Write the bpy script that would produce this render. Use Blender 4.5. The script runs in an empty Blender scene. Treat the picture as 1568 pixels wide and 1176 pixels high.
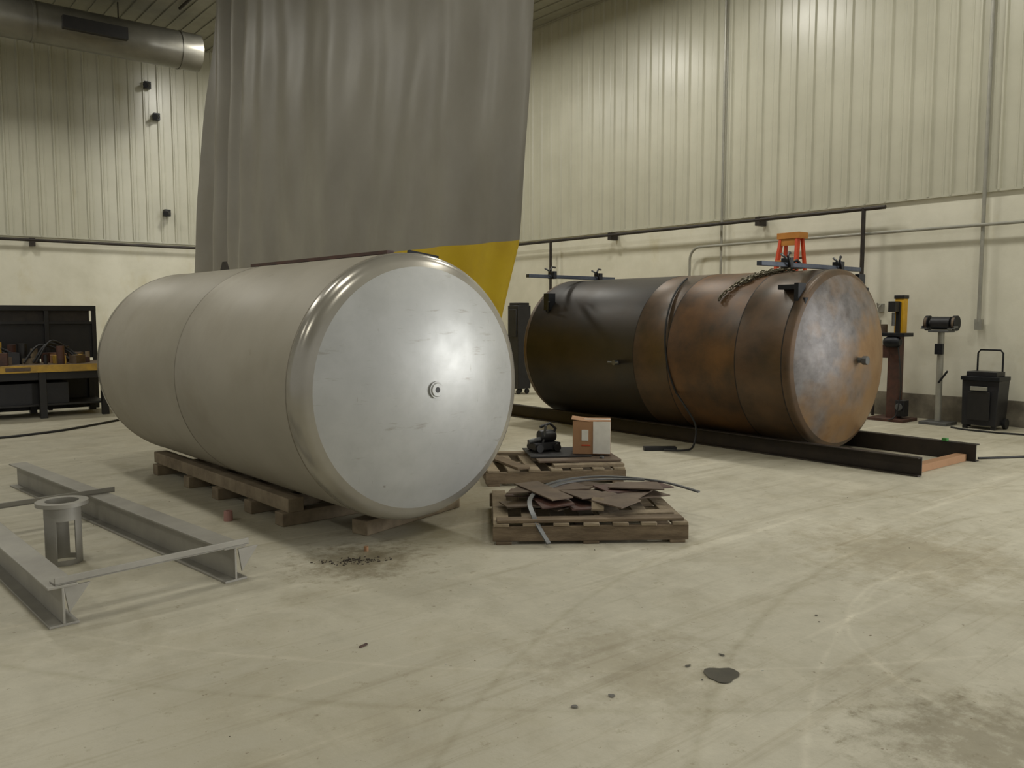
import bpy, bmesh, math, random
from mathutils import Vector, Matrix, Euler
random.seed(7)
D2R=math.radians
scene=bpy.context.scene
scene.view_settings.view_transform='Standard'
scene.view_settings.look='None'
scene.view_settings.exposure=0.3

def lin(c):
    return tuple(((v/255)/12.92 if v/255<=0.04045 else ((v/255+0.055)/1.055)**2.4) for v in c)

MATS={}
def mat(name,c1,c2=None,rough=0.6,metal=0.0,scale=4.0,bump=0.0,bscale=30.0,lo=0.35,hi=0.65,stretch=None,rough2=None,spec=0.5):
    m=bpy.data.materials.new(name); m.use_nodes=True
    nt=m.node_tree; N=nt.nodes; L=nt.links
    b=N['Principled BSDF']
    b.inputs['Roughness'].default_value=rough; b.inputs['Metallic'].default_value=metal
    b.inputs['Specular IOR Level'].default_value=spec
    c1=lin(c1)
    tc=N.new('ShaderNodeTexCoord'); mp=N.new('ShaderNodeMapping')
    L.new(tc.outputs['Object'],mp.inputs['Vector'])
    if stretch: mp.inputs['Scale'].default_value=stretch
    if c2 is not None:
        c2=lin(c2)
        n=N.new('ShaderNodeTexNoise'); n.inputs['Scale'].default_value=scale; n.inputs['Detail'].default_value=8; n.inputs['Roughness'].default_value=0.62
        L.new(mp.outputs[0],n.inputs['Vector'])
        r=N.new('ShaderNodeValToRGB'); r.color_ramp.elements[0].position=lo; r.color_ramp.elements[1].position=hi
        r.color_ramp.elements[0].color=(*c1,1); r.color_ramp.elements[1].color=(*c2,1)
        L.new(n.outputs['Fac'],r.inputs['Fac']); L.new(r.outputs['Color'],b.inputs['Base Color'])
        if rough2 is not None:
            mr=N.new('ShaderNodeMapRange'); mr.inputs['From Min'].default_value=lo; mr.inputs['From Max'].default_value=hi
            mr.inputs['To Min'].default_value=rough; mr.inputs['To Max'].default_value=rough2
            L.new(n.outputs['Fac'],mr.inputs['Value']); L.new(mr.outputs[0],b.inputs['Roughness'])
    else:
        b.inputs['Base Color'].default_value=(*c1,1)
    if bump>0:
        n2=N.new('ShaderNodeTexNoise'); n2.inputs['Scale'].default_value=bscale; n2.inputs['Detail'].default_value=4
        L.new(mp.outputs[0],n2.inputs['Vector'])
        bp=N.new('ShaderNodeBump'); bp.inputs['Strength'].default_value=bump; bp.inputs['Distance'].default_value=0.02
        L.new(n2.outputs['Fac'],bp.inputs['Height']); L.new(bp.outputs['Normal'],b.inputs['Normal'])
    MATS[name]=m
    return m
def layer(m,sc,st,rot,lo,hi,col,detail=6):
    """multiply another noise stain layer onto a material's base colour"""
    N=m.node_tree.nodes;L=m.node_tree.links;b=N['Principled BSDF']
    old=b.inputs['Base Color'].links[0].from_socket
    tc=N.new('ShaderNodeTexCoord'); mp=N.new('ShaderNodeMapping'); mp.inputs['Scale'].default_value=st; mp.inputs['Rotation'].default_value=rot; L.new(tc.outputs['Object'],mp.inputs[0])
    n=N.new('ShaderNodeTexNoise'); n.inputs['Scale'].default_value=sc; n.inputs['Detail'].default_value=detail; n.inputs['Roughness'].default_value=.65; L.new(mp.outputs[0],n.inputs[0])
    r=N.new('ShaderNodeValToRGB'); r.color_ramp.elements[0].position=lo; r.color_ramp.elements[1].position=hi
    r.color_ramp.elements[0].color=(1,1,1,1); r.color_ramp.elements[1].color=(*col,1); L.new(n.outputs[0],r.inputs[0])
    x=N.new('ShaderNodeMix'); x.data_type='RGBA'; x.blend_type='MULTIPLY'; x.inputs[0].default_value=1; L.new(old,x.inputs[6]); L.new(r.outputs[0],x.inputs[7])
    L.new(x.outputs[2],b.inputs['Base Color'])

class B:
    def __init__(s,name): s.name=name; s.bm=bmesh.new(); s.mats=[]
    def mi(s,m):
        if m not in s.mats: s.mats.append(m)
        return s.mats.index(m)
    def box(s,c,sz,m,rot=(0,0,0)):
        M=Matrix.Translation(Vector(c))@Euler(rot).to_matrix().to_4x4()
        x,y,z=[v/2 for v in sz]
        vs=[s.bm.verts.new(M@Vector(p)) for p in [(-x,-y,-z),(x,-y,-z),(x,y,-z),(-x,y,-z),(-x,-y,z),(x,-y,z),(x,y,z),(-x,y,z)]]
        i=s.mi(m)
        for f in [(0,3,2,1),(4,5,6,7),(0,1,5,4),(1,2,6,5),(2,3,7,6),(3,0,4,7)]:
            fc=s.bm.faces.new([vs[k] for k in f]); fc.material_index=i
    def beam(s,p0,p1,w,h,m,up=(0,0,1)):
        p0=Vector(p0);p1=Vector(p1);d=(p1-p0).normalized();u=Vector(up)
        r=d.cross(u)
        if r.length<1e-4: r=d.cross(Vector((0,1,0)))
        r.normalize();u=r.cross(d).normalized()
        i=s.mi(m);V=[]
        for p in (p0,p1):
            for a,b in ((-1,-1),(1,-1),(1,1),(-1,1)):
                V.append(s.bm.verts.new(p+r*a*w/2+u*b*h/2))
        for f in [(0,1,2,3),(7,6,5,4),(0,4,5,1),(1,5,6,2),(2,6,7,3),(3,7,4,0)]:
            fc=s.bm.faces.new([V[k] for k in f]); fc.material_index=i
    def sweep(s,pts,r,m,seg=10,closed=False,radii=None,caps=True):
        pts=[Vector(p) for p in pts]; n=len(pts); i=s.mi(m); rings=[]
        ref=None
        for k in range(n):
            a=pts[k-1] if (k>0 or closed) else pts[k]; b=pts[(k+1)%n] if (k<n-1 or closed) else pts[k]
            d=(b-a)
            d=d.normalized() if d.length>1e-9 else Vector((0,0,1))
            if ref is None:
                ref=Vector((0,0,1)) if abs(d.z)<0.9 else Vector((1,0,0))
            u=(ref-d*ref.dot(d)).normalized(); ref=u; v=d.cross(u)
            rr=radii[k] if radii else r
            rings.append([s.bm.verts.new(pts[k]+(u*math.cos(t)+v*math.sin(t))*rr) for t in [2*math.pi*j/seg for j in range(seg)]])
        for k in range(n if closed else n-1):
            A=rings[k];C=rings[(k+1)%n]
            for j in range(seg):
                fc=s.bm.faces.new([A[j],A[(j+1)%seg],C[(j+1)%seg],C[j]]); fc.material_index=i; fc.smooth=True
        if caps and not closed:
            for R,rev in ((rings[0],True),(rings[-1],False)):
                fc=s.bm.faces.new(R[::-1] if rev else R); fc.material_index=i
    def cyl(s,p0,p1,r,m,seg=24,r2=None):
        s.sweep([p0,p1],r,m,seg,radii=[r,r if r2 is None else r2])
    def prism(s,pts,vec,m):
        i=s.mi(m);vec=Vector(vec)
        A=[s.bm.verts.new(Vector(p)) for p in pts];C=[s.bm.verts.new(Vector(p)+vec) for p in pts];n=len(pts)
        for f in [A[::-1],C]+[[A[k],A[(k+1)%n],C[(k+1)%n],C[k]] for k in range(n)]:
            fc=s.bm.faces.new(f); fc.material_index=i
    def lathe(s,prof,mats,seg=96,ax='Y',c=(0,0,0)):
        rings=[];c=Vector(c)
        def P(t,r,a):
            if ax=='Y': return c+Vector((r*math.cos(a),t,r*math.sin(a)))
            if ax=='Z': return c+Vector((r*math.cos(a),r*math.sin(a),t))
            return c+Vector((t,r*math.cos(a),r*math.sin(a)))
        for t,r in prof:
            if r<1e-5: rings.append([s.bm.verts.new(P(t,0,0))])
            else: rings.append([s.bm.verts.new(P(t,r,2*math.pi*j/seg)) for j in range(seg)])
        for k in range(len(prof)-1):
            A=rings[k];C=rings[k+1]; mm=mats[k] if isinstance(mats,list) else mats; i=s.mi(mm)
            for j in range(seg):
                j2=(j+1)%seg
                if len(A)==1 and len(C)==1: continue
                if len(A)==1: f=[A[0],C[j2],C[j]]
                elif len(C)==1: f=[A[j],A[j2],C[0]]
                else: f=[A[j],A[j2],C[j2],C[j]]
                fc=s.bm.faces.new(f); fc.material_index=i; fc.smooth=True
    def grid(s,fn,nu,nv,mfn):
        V=[[s.bm.verts.new(fn(a/nu,b/nv)) for b in range(nv+1)] for a in range(nu+1)]
        for a in range(nu):
            for b in range(nv):
                fc=s.bm.faces.new([V[a][b],V[a+1][b],V[a+1][b+1],V[a][b+1]]); fc.material_index=s.mi(mfn(a/nu,(b+.5)/nv)); fc.smooth=True
    def done(s,loc=(0,0,0),rz=0,rot=None,bevel=0,smooth=35,solid=0):
        bmesh.ops.recalc_face_normals(s.bm,faces=s.bm.faces)
        me=bpy.data.meshes.new(s.name); s.bm.to_mesh(me); s.bm.free()
        for m in s.mats: me.materials.append(m)
        for p in me.polygons: p.use_smooth=True
        me.set_sharp_from_angle(angle=D2R(smooth))
        o=bpy.data.objects.new(s.name,me); scene.collection.objects.link(o)
        o.location=loc; o.rotation_euler=rot if rot else (0,0,rz)
        if bevel:
            q=o.modifiers.new('bevel','BEVEL'); q.width=bevel; q.segments=2; q.limit_method='ANGLE'; q.angle_limit=D2R(40)
        return o

# ------------------------------------------------ materials
M_liner=mat('liner_white_steel',(190,188,170),(180,178,160),rough=0.32,scale=1.2,bump=0.05,bscale=1.5,spec=0.65)
layer(M_liner,1.3,(1,1,0.35),(0,0,0),0.64,0.76,(0.90,0.86,0.74))
layer(M_liner,2.4,(1,1,1),(0,0,0),0.72,0.78,(0.82,0.76,0.6))
M_ceil=mat('ceiling_liner',(146,144,130),(136,134,120),rough=0.5)
M_conc=mat('painted_concrete',(219,216,199),(208,205,187),rough=0.6,scale=2,bump=0.05,bscale=40)
layer(M_conc,1.6,(1,1,0.5),(0,0,0),0.6,0.75,(0.92,0.89,0.80))
M_base=mat('stained_base',(140,133,116),(98,92,80),rough=0.7,scale=3)
M_black=mat('black_steel',(22,22,22),(32,30,29),rough=0.5,scale=8)
M_rail=mat('dark_pipe',(42,38,35),(58,52,46),rough=0.5,scale=8,metal=0.3)
M_cond=mat('conduit_galv',(160,158,147),(146,145,135),rough=0.45,metal=0.3,scale=6)
M_wood=mat('pallet_wood',(116,103,84),(150,136,112),rough=0.8,scale=6,stretch=(1,6,6),bump=0.2)
M_woodd=mat('dark_timber',(92,78,60),(124,108,86),rough=0.85,scale=5,stretch=(1,5,5),bump=0.2)
M_woodl=mat('grey_timber',(148,134,110),(114,100,80),rough=0.85,scale=5,bump=0.2)
M_beam=mat('galvanised_beam',(160,157,147),(142,139,130),rough=0.5,metal=0.2,scale=3,bump=0.03)
M_rustp=mat('rusty_plate',(84,70,58),(110,95,78),rough=0.6,metal=0.2,scale=5)
M_skid=mat('dark_skid_steel',(40,35,31),(56,48,40),rough=0.55,metal=0.3,scale=4)
M_steel=mat('bare_steel',(112,114,115),(90,91,90),rough=0.4,metal=0.5,scale=10)
M_blue=mat('blue_grey_bar',(62,68,80),(80,86,96),rough=0.45,metal=0.4,scale=8)
M_clamp=mat('clamp_black',(22,24,28),(36,38,42),rough=0.45,metal=0.4,scale=10)
M_chain=mat('chain_steel',(120,114,92),(76,70,56),rough=0.4,metal=0.7,scale=30)
M_curt=mat('curtain_grey_vinyl',(146,142,130),(136,132,121),rough=0.45,scale=0.8,bump=0.25,bscale=1.8)
layer(M_curt,1.5,(1,1,0.4),(0,0,0),0.45,0.7,(0.90,0.89,0.86))
M_yel=mat('curtain_yellow_vinyl',(206,176,22),(192,160,14),rough=0.45,scale=2)
M_orange=mat('ladder_orange',(200,72,34),(184,62,30),rough=0.5,scale=6)
M_tan=mat('ladder_cap_tan',(190,130,60),(176,116,50),rough=0.5,scale=6)
M_yel2=mat('yellow_paint',(222,172,34),(200,150,26),rough=0.5,scale=6)
M_yelw=mat('worn_yellow_paint',(196,158,60),(150,122,66),rough=0.6,scale=5)
M_brown=mat('red_brown_paint',(86,55,44),(62,44,37),rough=0.55,scale=8)
M_card=mat('cardboard',(160,122,88),(148,112,80),rough=0.8,scale=4)
M_paper=mat('white_label',(215,213,204),(204,202,192),rough=0.7,scale=10)
M_dark=mat('dark_plastic',(24,24,27),(33,33,36),rough=0.45,scale=8)
M_rub=mat('black_rubber_cable',(20,20,20),(30,30,30),rough=0.6,scale=20)
M_oil=mat('oil_stain',(48,46,39),(66,62,50),rough=0.3,scale=12)
M_dirt=mat('dirt_crumbs',(84,76,62),(50,44,38),rough=0.9,scale=20)
M_duct=mat('duct_galv',(128,126,116),(110,108,100),rough=0.33,metal=0.6,scale=2)
M_green=mat('green_paint',(60,130,60),rough=0.5)
M_pink=mat('pink_tape',(170,128,120),rough=0.6)

def mat_floor():
    m=bpy.data.materials.new('concrete_floor'); m.use_nodes=True; nt=m.node_tree;N=nt.nodes;L=nt.links;b=N['Principled BSDF']
    tc=N.new('ShaderNodeTexCoord')
    def noise(sc,det=8,st=(1,1,1),rot=0,ro=0.6,dist=0.0):
        mp=N.new('ShaderNodeMapping'); mp.inputs['Scale'].default_value=st; mp.inputs['Rotation'].default_value=(0,0,rot)
        L.new(tc.outputs['Object'],mp.inputs[0]); n=N.new('ShaderNodeTexNoise'); n.inputs['Scale'].default_value=sc; n.inputs['Detail'].default_value=det; n.inputs['Roughness'].default_value=ro; n.inputs['Distortion'].default_value=dist
        L.new(mp.outputs[0],n.inputs['Vector']); return n.outputs['Fac']
    def ramp(f,a,c,ca,cb):
        r=N.new('ShaderNodeValToRGB'); r.color_ramp.elements[0].position=a; r.color_ramp.elements[1].position=c
        r.color_ramp.elements[0].color=(*ca,1); r.color_ramp.elements[1].color=(*cb,1); L.new(f,r.inputs[0]); return r.outputs[0]
    def mul(a,c,f=1.0):
        x=N.new('ShaderNodeMix'); x.data_type='RGBA'; x.blend_type='MULTIPLY'; x.inputs[0].default_value=f
        L.new(a,x.inputs[6]); L.new(c,x.inputs[7]); return x.outputs[2]
    def math_(op,a,bb,cc=None):
        x=N.new('ShaderNodeMath'); x.operation=op
        for i,v in enumerate((a,bb,cc)):
            if v is None: continue
            if isinstance(v,(int,float)): x.inputs[i].default_value=v
            else: L.new(v,x.inputs[i])
        return x.outputs[0]
    c=ramp(noise(0.45,5),0.3,0.7,lin((179,174,155)),lin((197,192,173)))
    c=mul(c,ramp(noise(5,10,ro=0.72),0.3,0.75,(0.82,0.815,0.80),(1.06,1.06,1.06)))
    c=mul(c,ramp(noise(1.6,8,(1,1,1),0.5,ro=0.7,dist=0.6),0.48,0.7,(1,1,1),(0.82,0.80,0.75)))
    c=mul(c,ramp(noise(1.0,6,(0.22,4.5,1),D2R(-6),dist=0.3),0.57,0.65,(1,1,1),(1.14,1.14,1.15)))
    c=mul(c,ramp(noise(1.0,7,(0.3,5.5,1),D2R(9),ro=.7,dist=0.4),0.55,0.67,(1,1,1),(0.84,0.825,0.79)))
    c=mul(c,ramp(noise(1.4,7,(0.3,6.5,1),D2R(28),ro=.7,dist=0.4),0.57,0.68,(1,1,1),(0.86,0.84,0.80)))
    c=mul(c,ramp(noise(9,6,ro=0.75),0.60,0.69,(1,1,1),(0.70,0.67,0.60)),0.8)
    c=mul(c,ramp(noise(22,3,ro=0.7),0.67,0.72,(1,1,1),(0.42,0.37,0.30)),0.7)
    def dist(cx,cy):
        sb=N.new('ShaderNodeVectorMath'); sb.operation='DISTANCE'; L.new(tc.outputs['Object'],sb.inputs[0]); sb.inputs[1].default_value=(cx,cy,0); return sb.outputs['Value']
    def ring(cx,cy,r,w,col):
        d=math_('SUBTRACT',math_('MULTIPLY_ADD',noise(2.5,4),0.06,dist(cx,cy)),r+0.03)
        n=math_('MULTIPLY_ADD',noise(3.5,6,ro=.7),w*2.5,math_('ABSOLUTE',d,0))
        return ramp(n,w*1.1,w*1.9,col,(1,1,1))
    def patch(cx,cy,r,col,sc=5):
        k=math_('SUBTRACT',noise(sc,9,ro=.75),math_('MULTIPLY',dist(cx,cy),0.28/r))
        return ramp(k,0.22,0.42,(1,1,1),col)
    c=mul(c,ring(4.3,0.9,1.25,0.035,(1.16,1.16,1.17)))
    c=mul(c,ring(5.2,-3.2,5.4,0.03,(1.14,1.14,1.15)))
    c=mul(c,ring(5.2,-3.2,5.75,0.05,(0.84,0.83,0.79)))
    c=mul(c,ring(5.0,-2.6,5.95,0.04,(0.86,0.85,0.81)))
    c=mul(c,ring(7.5,8.5,8.4,0.05,(0.86,0.85,0.81)))
    c=mul(c,ring(7.5,8.5,8.05,0.03,(1.12,1.12,1.13)))
    c=mul(c,patch(2.95,1.05,0.5,(0.64,0.62,0.57),9))
    c=mul(c,patch(5.0,2.3,0.8,(0.80,0.77,0.71),6))
    c=mul(c,patch(2.33,4.3,0.45,(0.55,0.52,0.46),10))
    c=mul(c,patch(3.7,5.0,1.2,(0.76,0.73,0.68),5))
    c=mul(c,patch(2.5,2.3,0.5,(0.82,0.80,0.76),6))
    c=mul(c,patch(1.3,2.6,0.9,(0.86,0.85,0.82),5))
    L.new(c,b.inputs['Base Color'])
    rr=N.new('ShaderNodeMapRange'); rr.inputs['To Min'].default_value=0.42; rr.inputs['To Max'].default_value=0.75
    L.new(noise(1.5),rr.inputs['Value']); L.new(rr.outputs[0],b.inputs['Roughness'])
    b.inputs['Specular IOR Level'].default_value=0.35
    bp=N.new('ShaderNodeBump'); bp.inputs['Strength'].default_value=0.12; bp.inputs['Distance'].default_value=0.01
    L.new(noise(40,5),bp.inputs['Height']); L.new(bp.outputs[0],b.inputs['Normal'])
    return m
M_floor=mat_floor()

# steel tank materials
M_shell=mat('stainless_shell',(166,160,145),(156,150,135),rough=0.54,metal=0.12,scale=1.5,bump=0.03,bscale=3,rough2=0.48)
layer(M_shell,2.2,(1,1,1),(0,0,0),0.48,0.75,(0.90,0.885,0.85))
layer(M_shell,6,(1,1,1),(0,0,0),0.68,0.75,(0.82,0.79,0.72))
M_seam=mat('weld_seam',(124,118,104),(138,132,118),rough=0.5,metal=0.3,scale=20)
M_knuckle=mat('polished_knuckle',(172,168,157),(162,158,147),rough=0.24,metal=0.55,scale=3)
M_dk=mat('black_mill_plate',(38,36,34),(60,52,44),rough=0.40,metal=0.35,scale=2,stretch=(1,.6,1),rough2=0.5)
M_br=mat('rusty_mill_plate',(70,56,42),(114,82,50),rough=0.42,metal=0.3,scale=2.2,rough2=0.52)
M_br2=mat('brown_mill_plate',(72,60,46),(98,76,54),rough=0.38,metal=0.3,scale=3,rough2=0.5)
for mm in (M_dk,M_br,M_br2): layer(mm,4,(1,.4,1),(0,0,0),0.5,0.75,(0.75,0.7,0.62))
M_seamd=mat('dark_weld',(34,30,26),(54,46,39),rough=0.6,metal=0.3,scale=20)
M_dish=mat('brushed_head',(166,167,164),(178,179,176),rough=0.46,metal=0.28,scale=3,bump=0.05,bscale=5,rough2=0.38)
layer(M_dish,2.5,(1,1,1),(0,0,0),0.48,0.75,(0.86,0.855,0.84))
layer(M_dish,3,(1.2,1,7),(0,0.6,0),0.62,0.70,(0.76,0.73,0.68))
layer(M_dish,5,(1,1,9),(0,-0.3,0),0.65,0.71,(0.78,0.76,0.71))
layer(M_dish,7,(6,1,1),(0,0.2,0),0.66,0.72,(0.78,0.76,0.71))
layer(M_dish,9,(1,1,1),(0,0.2,0),0.70,0.74,(0.62,0.60,0.56))
def mat_rusthead():
    m=mat('mill_scale_head',(86,82,80),(116,112,110),rough=0.46,metal=0.3,scale=7)
    N=m.node_tree.nodes;L=m.node_tree.links;b=N['Principled BSDF']
    old=b.inputs['Base Color'].links[0].from_socket
    tc=N.new('ShaderNodeTexCoord'); sp=N.new('ShaderNodeSeparateXYZ'); L.new(tc.outputs['Object'],sp.inputs[0])
    n=N.new('ShaderNodeTexNoise'); n.inputs['Scale'].default_value=2.6; n.inputs['Detail'].default_value=8; L.new(tc.outputs['Object'],n.inputs['Vector'])
    a=N.new('ShaderNodeMath'); a.operation='MULTIPLY_ADD'; L.new(sp.outputs['X'],a.inputs[0]); a.inputs[1].default_value=0.26; L.new(n.outputs['Fac'],a.inputs[2])
    a2=N.new('ShaderNodeMath'); a2.operation='MULTIPLY_ADD'; L.new(sp.outputs['Z'],a2.inputs[0]); a2.inputs[1].default_value=-0.20; L.new(a.outputs[0],a2.inputs[2])
    r=N.new('ShaderNodeValToRGB'); r.color_ramp.elements[0].position=0.32; r.color_ramp.elements[1].position=0.62
    r.color_ramp.elements[0].color=(0,0,0,1); r.color_ramp.elements[1].color=(1,1,1,1); L.new(a2.outputs[0],r.inputs[0])
    x=N.new('ShaderNodeMix'); x.data_type='RGBA'; L.new(r.outputs[0],x.inputs[0]); L.new(old,x.inputs[6]); x.inputs[7].default_value=(*lin((132,104,70)),1)
    L.new(x.outputs[2],b.inputs['Base Color'])
    layer(m,4,(1,1,1),(0,0,0),0.5,0.7,(0.80,0.72,0.62))
    return m
M_rhead=mat_rusthead()

# ------------------------------------------------ room
WX=11.8; WY=19.6; CH=7.45; LX=-9; LY=-9; HZ=3.06
b=B('floor'); b.box(((WX+LX)/2,(WY+LY)/2,-0.1),(WX-LX,WY-LY,0.2),M_floor); b.done()
b=B('ceiling'); b.box(((WX+LX)/2,(WY+LY)/2,CH+0.1),(WX-LX,WY-LY,0.2),M_ceil)
x=LX+0.3
while x<WX:
    b.box((x,(WY+LY)/2,CH-0.012),(0.05,WY-LY,0.024),M_ceil); x+=0.3
b.done()
def liner(b,p0,p1,nrm,z0,z1,m):
    p0=Vector(p0);p1=Vector(p1);n=Vector(nrm);L=(p1-p0).length;d=(p1-p0)/L
    prof=[];s=0
    while s<L:
        for t,h in ((0,0),(0.06,0),(0.078,0.032),(0.102,0.032),(0.12,0),(0.185,0),(0.192,0.007),(0.208,0.007),(0.215,0)):
            if s+t<=L: prof.append((s+t,h))
        s+=0.3
    prof.append((L,0))
    i=b.mi(m);prev=None
    for t,h in prof:
        q=p0+d*t+n*h
        a=b.bm.verts.new((q.x,q.y,z0));c=b.bm.verts.new((q.x,q.y,z1))
        if prev:
            f=b.bm.faces.new([prev[0],a,c,prev[1]]);f.material_index=i
        prev=(a,c)
DY0,DY1,DZ=-7.5,-1.0,5.0
b=B('wall_right')
b.box((WX+0.1,(WY+DY1)/2,CH/2),(0.2,WY-DY1,CH),M_conc)
b.box((WX+0.1,(DY0+LY)/2,CH/2),(0.2,DY0-LY,CH),M_conc)
b.box((WX+0.1,(DY0+DY1)/2,(CH+DZ)/2),(0.2,DY1-DY0,CH-DZ),M_conc)
liner(b,(WX-0.02,DY1,0),(WX-0.02,WY,0),(-1,0,0),HZ,CH,M_liner)
b.box((WX-0.02,(WY+DY1)/2,HZ),(0.05,WY-DY1,0.03),M_liner)
b.done(smooth=20)
b=B('wall_back')
b.box(((WX+LX)/2,WY+0.1,CH/2),(WX-LX,0.2,CH),M_conc)
liner(b,(LX,WY-0.02,0),(WX-0.03,WY-0.02,0),(0,-1,0),HZ,CH,M_liner)
b.box(((WX+LX)/2,WY-0.02,HZ),(WX-LX,0.05,0.03),M_liner)
b.done(smooth=20)
b=B('baseboard_right'); b.box((WX-0.012,(WY+DY1)/2,0.17),(0.024,WY-DY1,0.34),M_base); b.done()
b=B('baseboard_back'); b.box(((WX+LX)/2-.03,WY-0.012,0.17),(WX-LX-.06,0.024,0.34),M_base); b.done()
b=B('trim_door'); 
for y in (DY0,DY1): b.box((WX-0.02,y,DZ/2),(0.06,0.12,DZ),M_liner)
b.box((WX-0.02,(DY0+DY1)/2,DZ),(0.06,DY1-DY0+.12,0.12),M_liner); b.done()

# rails and conduits
b=B('wall_pipe_rail')
b.cyl((WX-0.2,5.9,2.97),(WX-0.2,WY-0.2,2.97),0.028,M_rail,12)
for y in (8.0,11.3,14.6,17.9): b.box((WX-0.12,y,2.95),(0.2,0.08,0.14),M_rail)
b.cyl((WX-0.2,6.22,2.99),(WX-0.2,6.22,1.2),0.03,M_rail,12)
b.cyl((WX-0.2,13.0,2.99),(WX-0.2,13.0,0.4),0.03,M_rail,12)
b.done()
b=B('wall_pipe_rail')
b.cyl((LX+.1,WY-0.13,2.97),(WX-0.5,WY-0.13,2.97),0.03,M_rail,12)
for x in (-1,3.2,7.0,10): b.box((x,WY-0.09,2.93),(0.1,0.12,0.16),M_rail)
b.done()
b=B('electrical_conduit')
b.cyl((WX-0.085,8.79,CH-0.04),(WX-0.085,8.79,1.9),0.022,M_cond,10); b.done()
b=B('electrical_conduit')
pts=[(WX-0.13,3.0,2.62),(WX-0.13,9.2,2.62)]+[(WX-0.13,9.2+0.22*math.sin(t),2.62-0.22+0.22*math.cos(t)) for t in [k*math.pi/16 for k in range(1,9)]]+[(WX-0.13,9.42,1.4)]
b.sweep(pts,0.022,M_cond,10); b.done()
b=B('electrical_conduit')
b.cyl((WX-0.085,4.64,CH-0.04),(WX-0.085,4.64,1.35),0.025,M_cond,10)
b.box((WX-0.07,4.64,1.32),(0.07,0.09,0.14),M_cond)
b.done()
for (x,z) in ((5.55,6.45),(5.72,5.80),(5.88,3.72)):
    b=B('wall_floodlight')
    b.box((x,WY-0.12,z),(0.13,0.12,0.15),M_black); b.cyl((x,WY-0.16,z),(x-0.08,WY-0.30,z-0.04),0.06,M_dark,16)
    b.done()

# duct
b=B('ventilation_duct')
b.cyl((LX+.5,17.5,6.74),(6.0,17.5,6.74),0.36,M_duct,40)
for x in (-6,-3,0,3,5.6): b.cyl((x,17.5,6.74),(x+0.05,17.5,6.74),0.375,M_duct,40)
for x in (-4.5,-1.5,1.5,4.5):
    b.cyl((x,17.5,7.05),(x,17.5,CH-0.04),0.012,M_rail,8)
b.box((4.0,17.14,6.72),(1.1,0.2,0.22),M_black)
b.done()

# ------------------------------------------------ curtain
YL=2.2
def curt(u,v):
    z=0.03+v*(CH-0.08-0.03)
    y0=6.72-0.26*max(0,(z-2.2)/2.4)+0.34*max(0,2.2-z)
    y1=16.70-0.21*z
    y=y0+(y1-y0)*u
    amp=0.012+0.03*(0.5+0.5*math.sin(u*7+2))
    if u>0.8: amp+=0.10*min(1,(u-0.8)/0.05)
    w=(y-y0)
    x=5.5+amp*math.sin(w*8.5+0.9*math.sin(w*1.7)+0.3*math.sin(z*0.9+w))+0.07*math.sin(w*2.3+0.25*z)+0.02*math.sin(w*4.1-0.3*z+1)
    x+=0.012*math.sin(z*3.1+w*5.3)*math.sin(w*1.9+z)
    return Vector((x,y,z))
b=B('vinyl_divider_curtain')
b.grid(curt,420,90,lambda u,v:M_yel if v*(CH-0.11)+0.03<YL else M_curt)
b.cyl((5.5,6.2,CH-0.07),(5.5,17.0,CH-0.07),0.03,M_rail,10)
b.done(smooth=80)

# ------------------------------------------------ tanks
def head(r,fl,kr,Rc,sign,y0,n1=10,n2=24):
    P=[(y0,r),(y0+sign*fl,r)]
    ph=math.asin((r-kr)/(Rc-kr))
    for k in range(1,n1+1):
        a=(math.pi/2-ph)*k/n1
        P.append((y0+sign*(fl+kr*math.sin(a)),r-kr+kr*math.cos(a)))
    c=fl-(Rc-kr)*math.cos(ph)
    for k in range(1,n2+1):
        a=ph*(1-k/n2)
        P.append((y0+sign*(c+Rc*math.cos(a)),Rc*math.sin(a)))
    return P
def tank(name,r,L,seams,shell_mats,seam_m,kn_m,dish_m,kr=0.1,Rc=2.0):
    b=B(name)
    H=head(r,0.035,kr,Rc,-1,0)
    pr=H[::-1]; ms=[]
    for k in range(len(pr)-1):
        idx=len(H)-1-k
        ms.append(dish_m if idx>12 else kn_m)
    def seam(y):
        for dy,dr in ((-0.007,0),(-0.003,0.003),(0.003,0.003),(0.007,0)):
            pr.append((y+dy,r+dr))
    allse=[0.0]+seams+[L]
    pr.append((0.0,r)); ms.append(kn_m)
    si=0
    for y in allse:
        seam(y if y>0 else 0.01)
        ms.append(shell_mats[min(max(si-1,0),len(shell_mats)-1)])
        ms+= [seam_m]*3
        si+=1
    H2=head(r,0.035,kr,Rc,1,L+0.01)
    for k,p in enumerate(H2[1:]):
        pr.append(p); ms.append(kn_m if k<12 else dish_m)
    b.lathe(pr,ms,seg=128)
    return b
r1=0.856
b=tank('stainless_steel_tank',r1,3.66,[1.78],[M_shell,M_shell],M_seam,M_knuckle,M_dish)
apex=-0.297
b.cyl((0,apex+0.03,0),(0,apex-0.006,0),0.052,M_dish,32)
b.lathe([(apex-0.006,0.045),(apex-0.014,0.04),(apex-0.014,0.018),(apex+0.02,0.016)],M_dish,32)
b.cyl((0,apex-0.010,0),(0,apex-0.0145,0),0.017,M_black,16)
b.beam((-0.05,0.12,r1+0.012),(-0.05,2.15,r1+0.012),0.05,0.022,M_brown)
b.beam((0.02,0.02,r1+0.012),(0.22,-0.02,r1-0.02),0.04,0.02,M_clamp)
for y in (2.85,):
    b.prism([(-0.01,y-0.09,r1-0.01),(-0.01,y+0.09,r1-0.01),(-0.01,y+0.03,r1+0.08),(-0.01,y-0.03,r1+0.08)],(0.02,0,0),M_rail)
b.done(loc=(2.855,4.57,0.986),rz=D2R(2.7),smooth=40)

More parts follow.
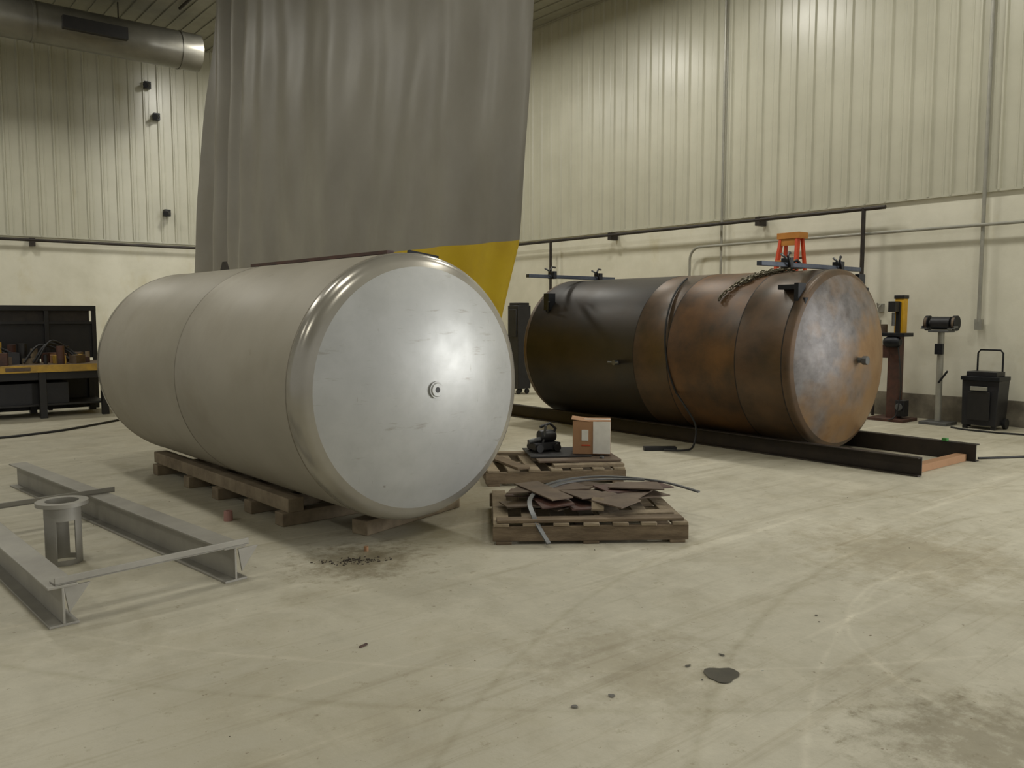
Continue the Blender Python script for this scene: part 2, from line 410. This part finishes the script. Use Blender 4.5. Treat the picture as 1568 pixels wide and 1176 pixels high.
b=B('timber_skid')
for x in (-0.43,0.43):
    b.box((x,2.1,0.145),(0.12,2.65,0.10),M_woodl if x<0 else M_woodd)
for y in (0.85,1.35,1.95,2.55,3.3):
    b.box((0.0,y,0.0475),(1.05,0.12,0.095),M_woodl)
b.box((0.25,0.4,0.05),(1.0,0.14,0.1),M_woodl,rot=(0,0,0.25))
b.done(loc=(2.86,4.55,0),rz=D2R(2.7),bevel=0.006)

r2=0.93
b=tank('rusty_steel_tank',r2,3.85,[0.55,1.45,1.95],[M_br2,M_br,M_br2,M_dk],M_seamd,M_br2,M_rhead,kr=0.045,Rc=2.1)
ap=-(0.035+2.1-(2.055)*math.cos(math.asin(0.885/2.055)))
b.cyl((0,ap+0.03,0),(0,ap-0.07,0),0.028,M_steel,20)
b.cyl((0,ap-0.05,0),(0,ap-0.10,0),0.045,M_steel,6)
b.cyl((-r2+0.01,2.2,-0.1),(-r2-0.06,2.2,-0.1),0.03,M_steel,16)
b.cyl((-r2-0.05,2.13,-0.1),(-r2-0.05,2.3,-0.1),0.012,M_steel,10)
b.done(loc=(8.05,4.6,0.99),smooth=40)

b=B('steel_skid')
for x in (-0.55,0.6):
    b.box((x,1.95,0.09),(0.012,6.3,0.16),M_skid)
    s_=-1 if x<0 else 1
    b.box((x+s_*0.035,1.95,0.168),(0.08,6.3,0.012),M_skid)
    b.box((x+s_*0.035,1.95,0.006),(0.08,6.3,0.012),M_skid)
b.box((0.03,-1.07,0.035),(1.1,0.1,0.07),M_card)
b.box((0.6,-0.9,0.19),(0.05,0.05,0.03),M_green)
for y in (0.6,2.6,4.3): b.box((0.02,y,0.025),(1.1,0.1,0.05),M_skid)
b.done(loc=(8.07,4.6,0),bevel=0.003)

def onT(x,y,off=0.02): 
    return Vector((x,y,0.99+math.sqrt(max(0,(r2+off)**2-(x-8.05)**2))))
def clampbar(name,y,x0,x1,cx):
    b=B(name); z=0.99+r2+0.03
    b.beam((x0,y,z),(x1,y,z),0.06,0.045,M_blue)
    for x in cx:
        b.box((x,y,z+0.02),(0.06,0.11,0.10),M_clamp)
        b.sweep([(x-0.03,y-0.05,z-0.02),(x-0.07,y-0.07,z+0.02),(x-0.10,y-0.07,z+0.08),(x-0.05,y-0.05,z+0.12),(x+0.05,y,z+0.12)],0.013,M_clamp,8)
        b.cyl((x-0.16,y-0.03,z+0.10),(x+0.02,y-0.03,z+0.03),0.012,M_steel,8)
    return b
b=clampbar('lifting_spreader_bar',4.78,6.97,8.85,[7.45,8.42])
for x in (7.40,8.55):
    z=0.99+math.sqrt(r2*r2-(x-8.05)**2)
    b.box((x,4.60,z+0.01),(0.13,0.05,0.20),M_clamp); b.box((x,4.7,z+0.07),(0.12,0.22,0.05),M_clamp)
    b.box((x,4.53,z-0.07),(0.07,0.03,0.07),M_clamp)
b.done(bevel=0.004)
b=clampbar('lifting_spreader_bar',8.2,6.92,8.5,[7.35,8.2])
z=0.99+math.sqrt(r2*r2-(.75)**2)
b.box((7.30,8.2,z+0.08),(0.12,0.10,0.22),M_clamp); b.cyl((7.2,8.1,z+0.08),(7.28,8.2,z-0.1),0.015,M_clamp,8)
b.done(bevel=0.004)

b=B('lifting_chain')
for path in ([(7.95,4.95),(7.8,5.15),(7.65,5.3),(7.5,5.42),(7.38,5.5),(7.3,5.52)],[(7.9,5.05),(7.75,5.2),(7.6,5.4),(7.45,5.45)],[(7.97,5.0),(7.85,5.2),(7.72,5.34),(7.6,5.3),(7.52,5.38)]):
    P=[onT(*p) for p in path]
    Q=[]
    for a,c in zip(P,P[1:]):
        n=max(1,int((c-a).length/0.04))
        for k in range(n): 
            q=a.lerp(c,k/n); q=onT(q.x,q.y,0.026); Q.append(q)
    for k in range(len(Q)-1):
        d=(Q[k+1]-Q[k]).normalized(); up=Vector((0,0,1)) if k%2 else d.cross(Vector((0,0,1))).normalized()
        c=(Q[k]+Q[k+1])/2
        b.sweep([c+d*0.031*math.cos(t)+up*0.02*math.sin(t) for t in [j*math.pi/4 for j in range(8)]],0.0075,M_chain,6,closed=True)
c=onT(7.88,5.0,0.03)
b.sweep([c,c+Vector((0,0,0.06)),c+Vector((0.04,-0.03,0.09)),c+Vector((0.09,-0.05,0.05)),c+Vector((0.1,-0.05,0.0))],0.016,M_clamp,8)
b.done()

def bez(P,n=12):
    out=[];P=[Vector(p) for p in P]
    for i in range(len(P)-1):
        p0=P[max(i-1,0)];p1=P[i];p2=P[i+1];p3=P[min(i+2,len(P)-1)]
        for k in range(n):
            t=k/n
            out.append(0.5*((2*p1)+(-p0+p2)*t+(2*p0-5*p1+4*p2-p3)*t*t+(-p0+3*p1-3*p2+p3)*t**3))
    out.append(P[-1]);return out
b=B('black_hose')
P=[]
for k in range(25):
    a=math.pi*(0.62+0.52*k/24)
    P.append((8.05+(r2+0.017)*math.cos(a),6.25-0.012*k,0.99+(r2+0.017)*math.sin(a)))
P+=bez([P[-1],(7.1,5.75,0.45),(7.15,5.65,0.25),(7.05,5.6,0.05),(6.9,5.6,0.02),(6.75,5.75,0.02)])[1:]
b.sweep(P,0.011,M_rub,8)
b.box((6.8,5.85,0.02),(0.09,0.35,0.035),M_dark,rot=(0,0,0.9))
b.done()

# ------------------------------------------------ beam frame left foreground
b=B('steel_beam_frame')
HB=0.195
def ibeam(x0,y0,x1,y1,h=HB,w=0.13,t=0.012):
    b.beam((x0,y0,h-t/2),(x1,y1,h-t/2),w,t,M_beam)
    b.beam((x0,y0,t/2),(x1,y1,t/2),w,t,M_beam)
    b.beam((x0,y0,h/2),(x1,y1,h/2),t,h-2*t,M_beam)
ibeam(0.0,-0.03,0.22,3.7); ibeam(0.88,0.0,0.87,3.72)
for yy,x0,x1 in ((0.02,-0.03,0.95),(1.95,-0.35,0.98)):
    b.box(((x0+x1)/2,yy,HB+0.005),(x1-x0,0.075,0.01),M_beam)
    b.box(((x0+x1)/2,yy-0.033,HB+0.02),(x1-x0,0.009,0.035),M_beam)
for x in (0.0,0.88):
    b.prism([(x+0.01,-0.01,HB-.015),(x+0.13,-0.01,HB-.015),(x+0.03,-0.01,0.05)],(0,0.01,0),M_beam)
b.done(loc=(0.75,4.27,0),rz=D2R(7.4),bevel=0.002)

b=B('flanged_pipe_stand')
R=0.098
def ringpart(a0,a1,z0,z1,r=R,t=0.008,n=10):
    i=b.mi(M_beam)
    A=[]
    for k in range(n+1):
        a=a0+(a1-a0)*k/n; c,s_=math.cos(a),math.sin(a)
        A.append([b.bm.verts.new((q*c,q*s_,z)) for q,z in ((r-t,z0),(r,z0),(r,z1),(r-t,z1))])
    for k in range(n):
        for j in range(4):
            f=b.bm.faces.new([A[k][j],A[k][(j+1)%4],A[k+1][(j+1)%4],A[k+1][j]]); f.material_index=i
    if abs(a1-a0)<6.2:
        for e in (A[0],A[-1]): f=b.bm.faces.new(e); f.material_index=i
ringpart(0,2*math.pi,0.26,0.345,n=48)
ringpart(0,2*math.pi,0.0,0.03,n=48)
for k in range(3):
    a=k*2*math.pi/3+0.75; ringpart(a,a+1.0,0.03,0.26,n=8)
b.lathe([(0.345,R-0.008),(0.345,0.14),(0.368,0.14),(0.368,R-0.008),(0.345,R-0.008)],M_beam,48,ax='Z')
b.done(loc=(0.97,5.37,0),rz=0.3)

# ------------------------------------------------ pallets
def pallet(name,w,d,loc,rz,h=0.135,nsl=7,extra=None):
    b=B(name)
    for y in (-d/2+0.025,0,d/2-0.025):
        b.box((0,y,h/2),(w,0.042,h-0.04),M_woodd if y<0 else M_wood)
    for k in range(nsl):
        x=-w/2+0.06+(w-0.12)*k/(nsl-1)
        b.box((x,random.uniform(-.006,.006),h-0.01),(0.10,d,0.02),M_wood if k%2 else M_woodl,rot=(0,0,random.uniform(-.02,.02)))
    for x in (-w/2+0.07,0,w/2-0.07): b.box((x,0,0.01),(0.1,d,0.02),M_woodd)
    if extra: extra(b,h)
    return b.done(loc=loc,rz=rz,bevel=0.003)
pr1=D2R(-36.4)
def planks(b,h):
    b.box((0.0,-0.44,h+0.01),(1.2,0.1,0.02),M_woodd,rot=(0,0,0.02))
    b.box((0.32,-0.30,h+0.012),(0.5,0.09,0.02),M_woodl,rot=(0,0,0.05))
pallet('wood_pallet',1.25,1.02,(3.95,4.10,0),pr1,extra=planks)
b=B('scrap_steel_plates')
z=0.16
for k in range(16):
    x=random.uniform(-.34,.42);y=random.uniform(-.22,.30)
    w=random.uniform(.2,.4);l=random.uniform(.35,.62);a=random.uniform(0,3.1)
    pts=[(-w/2,-l/2),(w/2*random.uniform(.3,1),-l/2),(w/2,l/2*random.uniform(.2,1)),(-w/4,l/2)]
    ca,sa=math.cos(a),math.sin(a)
    tl=random.uniform(-.07,.07)
    P=[(x+p*ca-q*sa,y+p*sa+q*ca,z+tl*p+0.01) for p,q in pts]
    b.prism(P,(0,0,0.008),random.choice([M_rustp,M_rustp,M_rustp,M_brown]) )
    z+=0.005
def strip(b,P,w,t,m):
    P=bez(P)
    for a,c in zip(P,P[1:]):
        b.beam(a,c+(c-a)*0.05,w,t,m)
strip(b,[(-.28,-.60,.03),(-.36,-.45,.16),(-.36,-.18,.23),(-.16,.25,.245),(.2,.42,.25),(.6,.28,.24),(.85,.08,.20)],0.03,0.01,M_steel)
strip(b,[(-.3,-.1,.245),(-.1,.2,.25),(.2,.32,.25),(.5,.28,.25)],0.04,0.008,M_steel)
b.prism([(.02,-.36,.18),(.10,-.38,.18),(.12,-.25,.23),(.04,-.23,.23)],(0,0,.01),M_woodl)
b.done(loc=(3.95,4.10,0),rz=pr1)

pr2=D2R(-31)
c2=Vector((4.97,5.62,0))
pallet('wood_pallet',1.22,1.0,c2,pr2,extra=lambda b,h:(b.box((0.3,-0.05,h+0.012),(0.62,0.8,0.025),M_woodl),b.box((-0.40,-0.1,h+0.012),(0.12,0.8,0.02),M_woodd,rot=(0,0,.3)),b.box((-0.3,0.3,h+0.01),(0.5,0.1,0.03),M_wood,rot=(0,0,-.2))))
b=B('black_steel_plate'); b.box((0.24,-0.02,0.172),(0.74,0.66,0.018),M_rustp); b.box((0.1,.05,0.189),(0.55,0.5,0.014),M_black)
b.cyl((0.45,-.28,.18),(0.45,-.28,.2),0.02,M_steel,12)
b.done(loc=c2,rz=pr2,bevel=0.003)
b=B('cardboard_box')
b.box((0,0,0.15),(0.34,0.26,0.30),M_card)
b.box((0.09,-0.132,0.15),(0.155,0.004,0.29),M_paper); b.box((-0.06,-0.132,0.17),(0.06,0.004,0.10),M_paper)
b.box((-0.05,-0.133,0.08),(0.08,0.004,0.012),M_orange)
b.box((0,0,0.302),(0.34,0.05,0.003),M_paper)
b.box((-0.1,0,0.305),(0.17,0.27,0.004),M_card,rot=(0,0.12,0))
b.done(loc=c2+Matrix.Rotation(pr2,3,'Z')@Vector((0.42,-0.02,0.197)),rz=pr2-0.25,bevel=0.002)
b=B('cutting_torch_tractor')
b.box((0,0,0.05),(0.26,0.16,0.06),M_dark); 
b.lathe([(-.07,.0),(-.07,.055),(-.04,.06),(.05,.06),(.09,.045),(.11,.0)],M_dark,24,ax='X',c=(0.03,0.02,0.13))
for x in (-.09,.09):
    for y in (-.09,.09): b.cyl((x,y-.015,.035),(x,y+.015,.035),.035,M_black,20)
b.cyl((-0.02,-0.02,0.08),(0.0,-0.04,0.24),0.012,M_steel,10)
b.sweep([(0.08,0.0,0.1),(0.12,0.0,0.2),(0.06,0.0,0.25),(-0.04,0.0,0.22)],0.014,M_dark,8)
b.cyl((-.16,0,.09),(-.02,0,.11),.022,M_steel,14)
b.done(loc=c2+Matrix.Rotation(pr2,3,'Z')@Vector((-0.0,0.12,0.197)),rz=pr2+0.3)

# ------------------------------------------------ workbench left
b=B('workbench')
b.box((1.6,13.55,0.72),(3.0,0.9,0.07),M_woodd)
b.box((1.6,13.08,0.70),(3.0,0.03,0.10),M_yelw)
for x in (0.9,1.9): b.box((x,13.06,0.70),(0.3,0.012,0.05),M_rustp)
for x in (0.2,1.2,2.2,3.0):
    for y in (13.15,13.95): b.box((x,y,0.34),(0.09,0.09,0.68),M_black)
b.box((1.6,13.15,0.60),(2.9,0.05,0.12),M_black)
b.box((1.6,13.97,0.36),(2.9,0.02,0.64),M_black)
b.box((1.6,13.6,0.18),(2.9,0.8,0.03),M_black)
b.box((0.7,13.5,0.36),(0.9,0.6,0.36),M_dark); b.box((1.9,13.5,0.34),(1.3,0.5,0.30),M_dark)
b.done(bevel=0.004)
b=B('storage_rack')
for x in (0.3,1.0,1.75,2.45,3.1): b.box((x,14.1,0.79),(0.06,0.05,1.56),M_black)
b.box((1.7,14.1,1.55),(2.86,0.06,0.08),M_black)
b.box((1.7,14.1,1.33),(2.86,0.04,0.04),M_black)
b.box((0.95,14.13,1.42),(1.3,0.02,0.24),M_black); b.box((2.4,14.16,1.42),(1.3,0.02,0.24),M_rail)
b.box((1.7,14.14,1.05),(2.86,0.02,0.52),M_black)
b.done(bevel=0.004)
b=B('bench_clutter')
for k in range(80):
    x=random.uniform(0.3,2.95);y=random.uniform(13.2,13.85);s=random.uniform(.05,.17)
    m=random.choice([M_dark,M_black,M_dark,M_brown,M_woodl,M_steel,M_card,M_rustp,M_yelw])
    if k%3: b.box((x,y,0.757+s/2),(s*1.8,s,s),m,rot=(0,0,random.uniform(0,3)))
    else: b.cyl((x,y,0.757),(x,y,0.757+s*1.9),s*.4,m,14)
for k in range(9):
    x=random.uniform(.5,2.3); b.sweep(bez([(x,13.3,.78),(x+.2,13.4,1.0+.1*random.random()),(x+.45,13.5,.95),(x+.6,13.4,.8)],6),0.018,M_rub,6)
b.done()

# ------------------------------------------------ right wall equipment
b=B('step_ladder')
W0,W1,H=0.62,0.27,2.58
def side(dx0,dx1,m,w=0.08,t=0.04):
    for s_ in (-1,1):
        b.beam((dx0,s_*W0/2,0),(dx1,s_*W1/2,H),t,w,m,up=(1,0,0))
side(-0.5,-0.07,M_orange); side(0.28,0.05,M_orange,0.05)
for k in range(1,9):
    t=k/9.2; x=-0.5+0.43*t; w=W0+(W1-W0)*t
    b.box((x,0,H*t),(0.09,w,0.03),M_tan if k>6 else M_steel)
    x=0.28-0.23*t; b.box((x,0,H*t+.05),(0.03,w,0.03),M_steel)
b.box((0,0,H+0.035),(0.24,W1+0.10,0.09),M_tan)
b.box((-0.10,0,H-0.06),(0.012,0.24,0.10),M_tan)
b.done(loc=(11.1,7.05,0),bevel=0.003)

b=B('pedestal_bench_grinder')
b.box((0,0,0.02),(0.32,0.36,0.04),M_steel)
b.cyl((0,0,0.04),(0,0,1.22),0.04,M_cond,20)
b.box((0,0,1.235),(0.2,0.26,0.03),M_steel)
b.cyl((0,-0.12,1.34),(0,0.12,1.34),0.085,M_dark,28)
for s_ in (-1,1):
    b.cyl((0,s_*0.12,1.34),(0,s_*0.16,1.34),0.04,M_steel,16)
    b.cyl((0,s_*0.15,1.34),(0,s_*0.20,1.34),0.10,M_clamp,28)
    b.cyl((-0.02,s_*0.16,1.34),(-0.02,s_*0.19,1.34),0.088,M_rustp,28)
    b.box((-0.11,s_*0.17,1.27),(0.06,0.08,0.015),M_steel); b.box((-0.06,s_*0.205,1.29),(0.12,0.01,0.03),M_steel)
b.box((-0.045,0,1.0),(0.05,0.10,0.14),M_clamp)
b.beam((-0.03,0,0.55),(-0.12,-0.15,0.72),0.02,0.02,M_clamp)
b.done(loc=(11.3,4.93,0),bevel=0.003)

b=B('drill_press_stand')
b.box((0,0.02,0.02),(0.42,0.5,0.04),M_brown)
b.box((0,0,0.60),(0.13,0.16,1.12),M_brown)
b.box((0,0,1.18),(0.26,0.34,0.05),M_clamp)
b.box((0.0,-0.05,1.42),(0.12,0.12,0.50),M_yel2); b.box((-0.07,-0.05,1.40),(0.04,0.06,0.44),M_black)
b.box((0.0,-0.05,1.69),(0.14,0.14,0.05),M_black)
b.box((-0.14,-0.02,1.56),(0.14,0.10,0.14),M_black); b.cyl((-0.15,-0.02,1.48),(-0.15,-0.02,1.30),0.022,M_steel,14)
b.cyl((-0.05,0.16,1.20),(-0.05,0.16,1.32),0.05,M_rustp,16)
b.lathe([(-.12,0),(-.12,.05),(-.08,.075),(.06,.075),(.10,.05),(.12,0)],M_clamp,24,ax='Y',c=(-0.09,0.02,1.08))
b.cyl((-0.09,0.16,1.08),(-0.2,0.28,1.0),0.012,M_steel,8)
b.cyl((0,0.30,0.04),(0,0.30,1.30),0.02,M_rail,10); b.box((0,0.2,1.18),(0.1,0.3,0.04),M_clamp); b.box((0,0.3,1.33),(0.12,0.1,0.1),M_cond)
b.box((-0.02,0.14,0.95),(0.1,0.16,0.18),M_brown)
b.box((-0.02,-0.12,0.18),(0.14,0.12,0.22),M_dark); b.cyl((-0.1,-0.12,0.2),(-0.12,-0.12,0.2),0.05,M_steel,18)
b.sweep(bez([(-0.08,-0.05,1.1),(-0.14,-0.14,0.7),(-0.16,-0.16,0.4),(-0.18,-0.12,0.1),(-0.24,-0.05,0.03)]),0.01,M_rub,6)
b.done(loc=(11.25,5.50,0),bevel=0.004)

b=B('rolling_toolbox')
b.prism([(-.17,-.20,.05),(-.17,.20,.05),(-.15,.22,.62),(-.15,-.22,.62)],(.33,0,0),M_dark)
b.box((-0.18,0,0.30),(0.02,0.26,0.36),M_black); b.box((-0.195,0,0.52),(0.02,0.2,0.05),M_cond)
b.box((0,0,0.645),(0.36,0.46,0.05),M_clamp); b.box((0,0,0.70),(0.26,0.36,0.06),M_dark)
b.sweep([(0.12,-.15,.66),(0.12,-.15,.96),(0.12,-.12,1.0),(0.12,.12,1.0),(0.12,.15,.96),(0.12,.15,.66)],0.012,M_clamp,8)
for s_ in (-1,1): b.cyl((0.1,s_*.20,.07),(0.1,s_*.24,.07),.07,M_rub,20); b.box((-0.13,s_*.17,.025),(.05,.05,.05),M_dark)
b.done(loc=(11.35,4.38,0),bevel=0.008)

b=B('wall_hook_bracket')
b.box((WX-0.02,6.0,1.55),(0.04,0.08,0.12),M_cond); b.sweep([(WX-.04,6.0,1.6),(WX-.12,6.0,1.55),(WX-.14,6.0,1.62)],0.01,M_cond,6)
b.box((WX-0.02,6.2,1.62),(0.04,0.07,0.12),M_black)
b.done()

b=B('dark_upright_box')  # dark upright box standing in for an unidentified dark area beside the curtain
b.box((0,0,0.86),(0.30,0.30,1.52),M_dark); b.box((0,0,1.64),(0.26,0.26,0.06),M_black); b.box((-0.16,0,1.3),(0.02,0.22,0.5),M_black)
for x in (-.10,.10):
    for y in (-.10,.10): b.cyl((x,y-.02,.05),(x,y+.02,.05),.05,M_rub,14)
b.done(loc=(9.72,11.75,0),bevel=0.01)

b=B('extension_cable')
b.sweep(bez([(8.85,3.45,0.012),(9.1,3.3,0.012),(9.35,3.15,0.012),(9.4,2.9,0.012),(9.6,2.4,0.012),(10.2,2.0,0.012)]),0.011,M_rub,8)
b.done()
b=B('extension_cable')
b.sweep(bez([(11.05,4.65,0.012),(10.95,4.4,0.012),(11.0,3.9,0.012),(11.3,3.0,.012)]),0.011,M_rub,8)
b.done()
b=B('air_hose')
b.sweep(bez([(0.2,12.0,.015),(1.2,11.3,.015),(1.9,11.4,.015),(2.4,11.7,.015),(3.2,12.4,.015)]),0.014,M_rub,8)
b.done()

def blob(b,x,y,r,m,sx=1,n=22,z=0.004):
    i=b.mi(m); ph=random.uniform(0,6)
    vs=[b.bm.verts.new((x+sx*r*(1+.12*math.sin(3*t+ph)+.06*math.sin(7*t))*math.cos(t),y+r*(1+.12*math.sin(3*t+ph)+.08*math.sin(5*t))*math.sin(t),z)) for t in [2*math.pi*k/n for k in range(n)]]
    f=b.bm.faces.new(vs); f.material_index=i
b=B('oil_stain'); blob(b,2.70,1.98,.066,M_oil,1.1); blob(b,2.22,2.13,.013,M_oil); blob(b,2.05,2.155,.013,M_oil)
blob(b,2.86,2.1,.014,M_oil,.6);  blob(b,2.66,2.12,.008,M_oil,2); blob(b,3.6,2.1,.006,M_oil,1.5); blob(b,2.6,2.0,.005,M_oil); b.done()
b=B('floor_debris')
for k in range(110):
    a=random.gauss(0,.09);c=random.gauss(0,.035); s=random.uniform(.002,.008)
    b.box((2.3+a,4.3-a*.5+c,s*.4),(s*2,s,s*.8),M_dirt,rot=(0,0,random.uniform(0,3)))
for k in range(90):
    F=random.uniform(2,9);R_=random.uniform(-1.2,1.5)*F*0.55
    x=F*.631+R_*.776;y=F*.776-R_*.631
    if x>11: continue
    s=random.uniform(.0015,.004); b.box((x,y,s*.4),(s*2.5,s,s*.8),random.choice([M_dirt,M_paper,M_woodl]),rot=(0,0,random.uniform(0,3)))
b.cyl((2.46,4.45,0),(2.46,4.45,.03),.014,M_card,10)
b.box((1.72,3.15,.005),(.045,.008,.008),M_brown,rot=(0,0,.3))
b.done()
b=B('tape_roll'); b.lathe([(0,.018),(0,.032),(.07,.03),(.07,.018),(0,.018)],M_pink,24,ax='Z'); b.done(loc=(2.08,5.74,0))

# ------------------------------------------------ lamps
def area(name,loc,rot,sx,sy,power,col):
    l=bpy.data.lights.new(name,'AREA'); l.shape='RECTANGLE'; l.size=sx; l.size_y=sy; l.energy=power; l.color=col
    o=bpy.data.objects.new(name,l); scene.collection.objects.link(o); o.location=loc; o.rotation_euler=rot; return o
M_glow=bpy.data.materials.new('lamp_tube'); M_glow.use_nodes=True
bb=M_glow.node_tree.nodes['Principled BSDF']; bb.inputs['Emission Color'].default_value=(1,.97,.9,1); bb.inputs['Emission Strength'].default_value=3
for x,y,pw,zz in ((8.6,12.6,85,7.12),(9.0,8.9,90,7.12),(9.0,5.2,70,7.12),(9.0,1.5,55,7.12),(6.5,16.2,110,7.12),(0.8,16.0,120,7.26),(1.0,10.0,50,7.12),(1.0,5.0,55,7.12),(1.5,0.0,50,7.12),(-5,12,50,7.12),(-5,5,55,7.12)):
    b=B('high_bay_light')
    b.box((0,0,0.05),(0.55,1.2,0.06),M_cond); b.box((0,0,0.015),(0.5,1.15,0.012),M_glow)
    for yy in (-.4,.4): b.cyl((0,yy,.08),(0,yy,CH-zz-.04),.01,M_rail,6)
    o=b.done(loc=(x,y,zz))
    a=area('high_bay_lamp',(0,0,-0.01),(0,0,0),0.5,1.1,pw,(1,.97,.89)); a.parent=o
dl=area('daylight_door',(WX+0.3,(DY0+DY1)/2,DZ/2+.1),(0,D2R(90),0),DZ-.3,DY1-DY0-.3,900,(.98,.98,.98))
w=bpy.data.worlds.new('World'); scene.world=w; w.use_nodes=True
w.node_tree.nodes['Background'].inputs[0].default_value=(1.0,.985,.94,1); w.node_tree.nodes['Background'].inputs[1].default_value=0.30

cam=bpy.data.cameras.new('camera'); co=bpy.data.objects.new('camera',cam); scene.collection.objects.link(co)
cam.sensor_width=36; cam.lens=29.16; co.location=(0,0,1.45); co.rotation_euler=(D2R(90-4.77),0,D2R(-39.1)); scene.camera=co
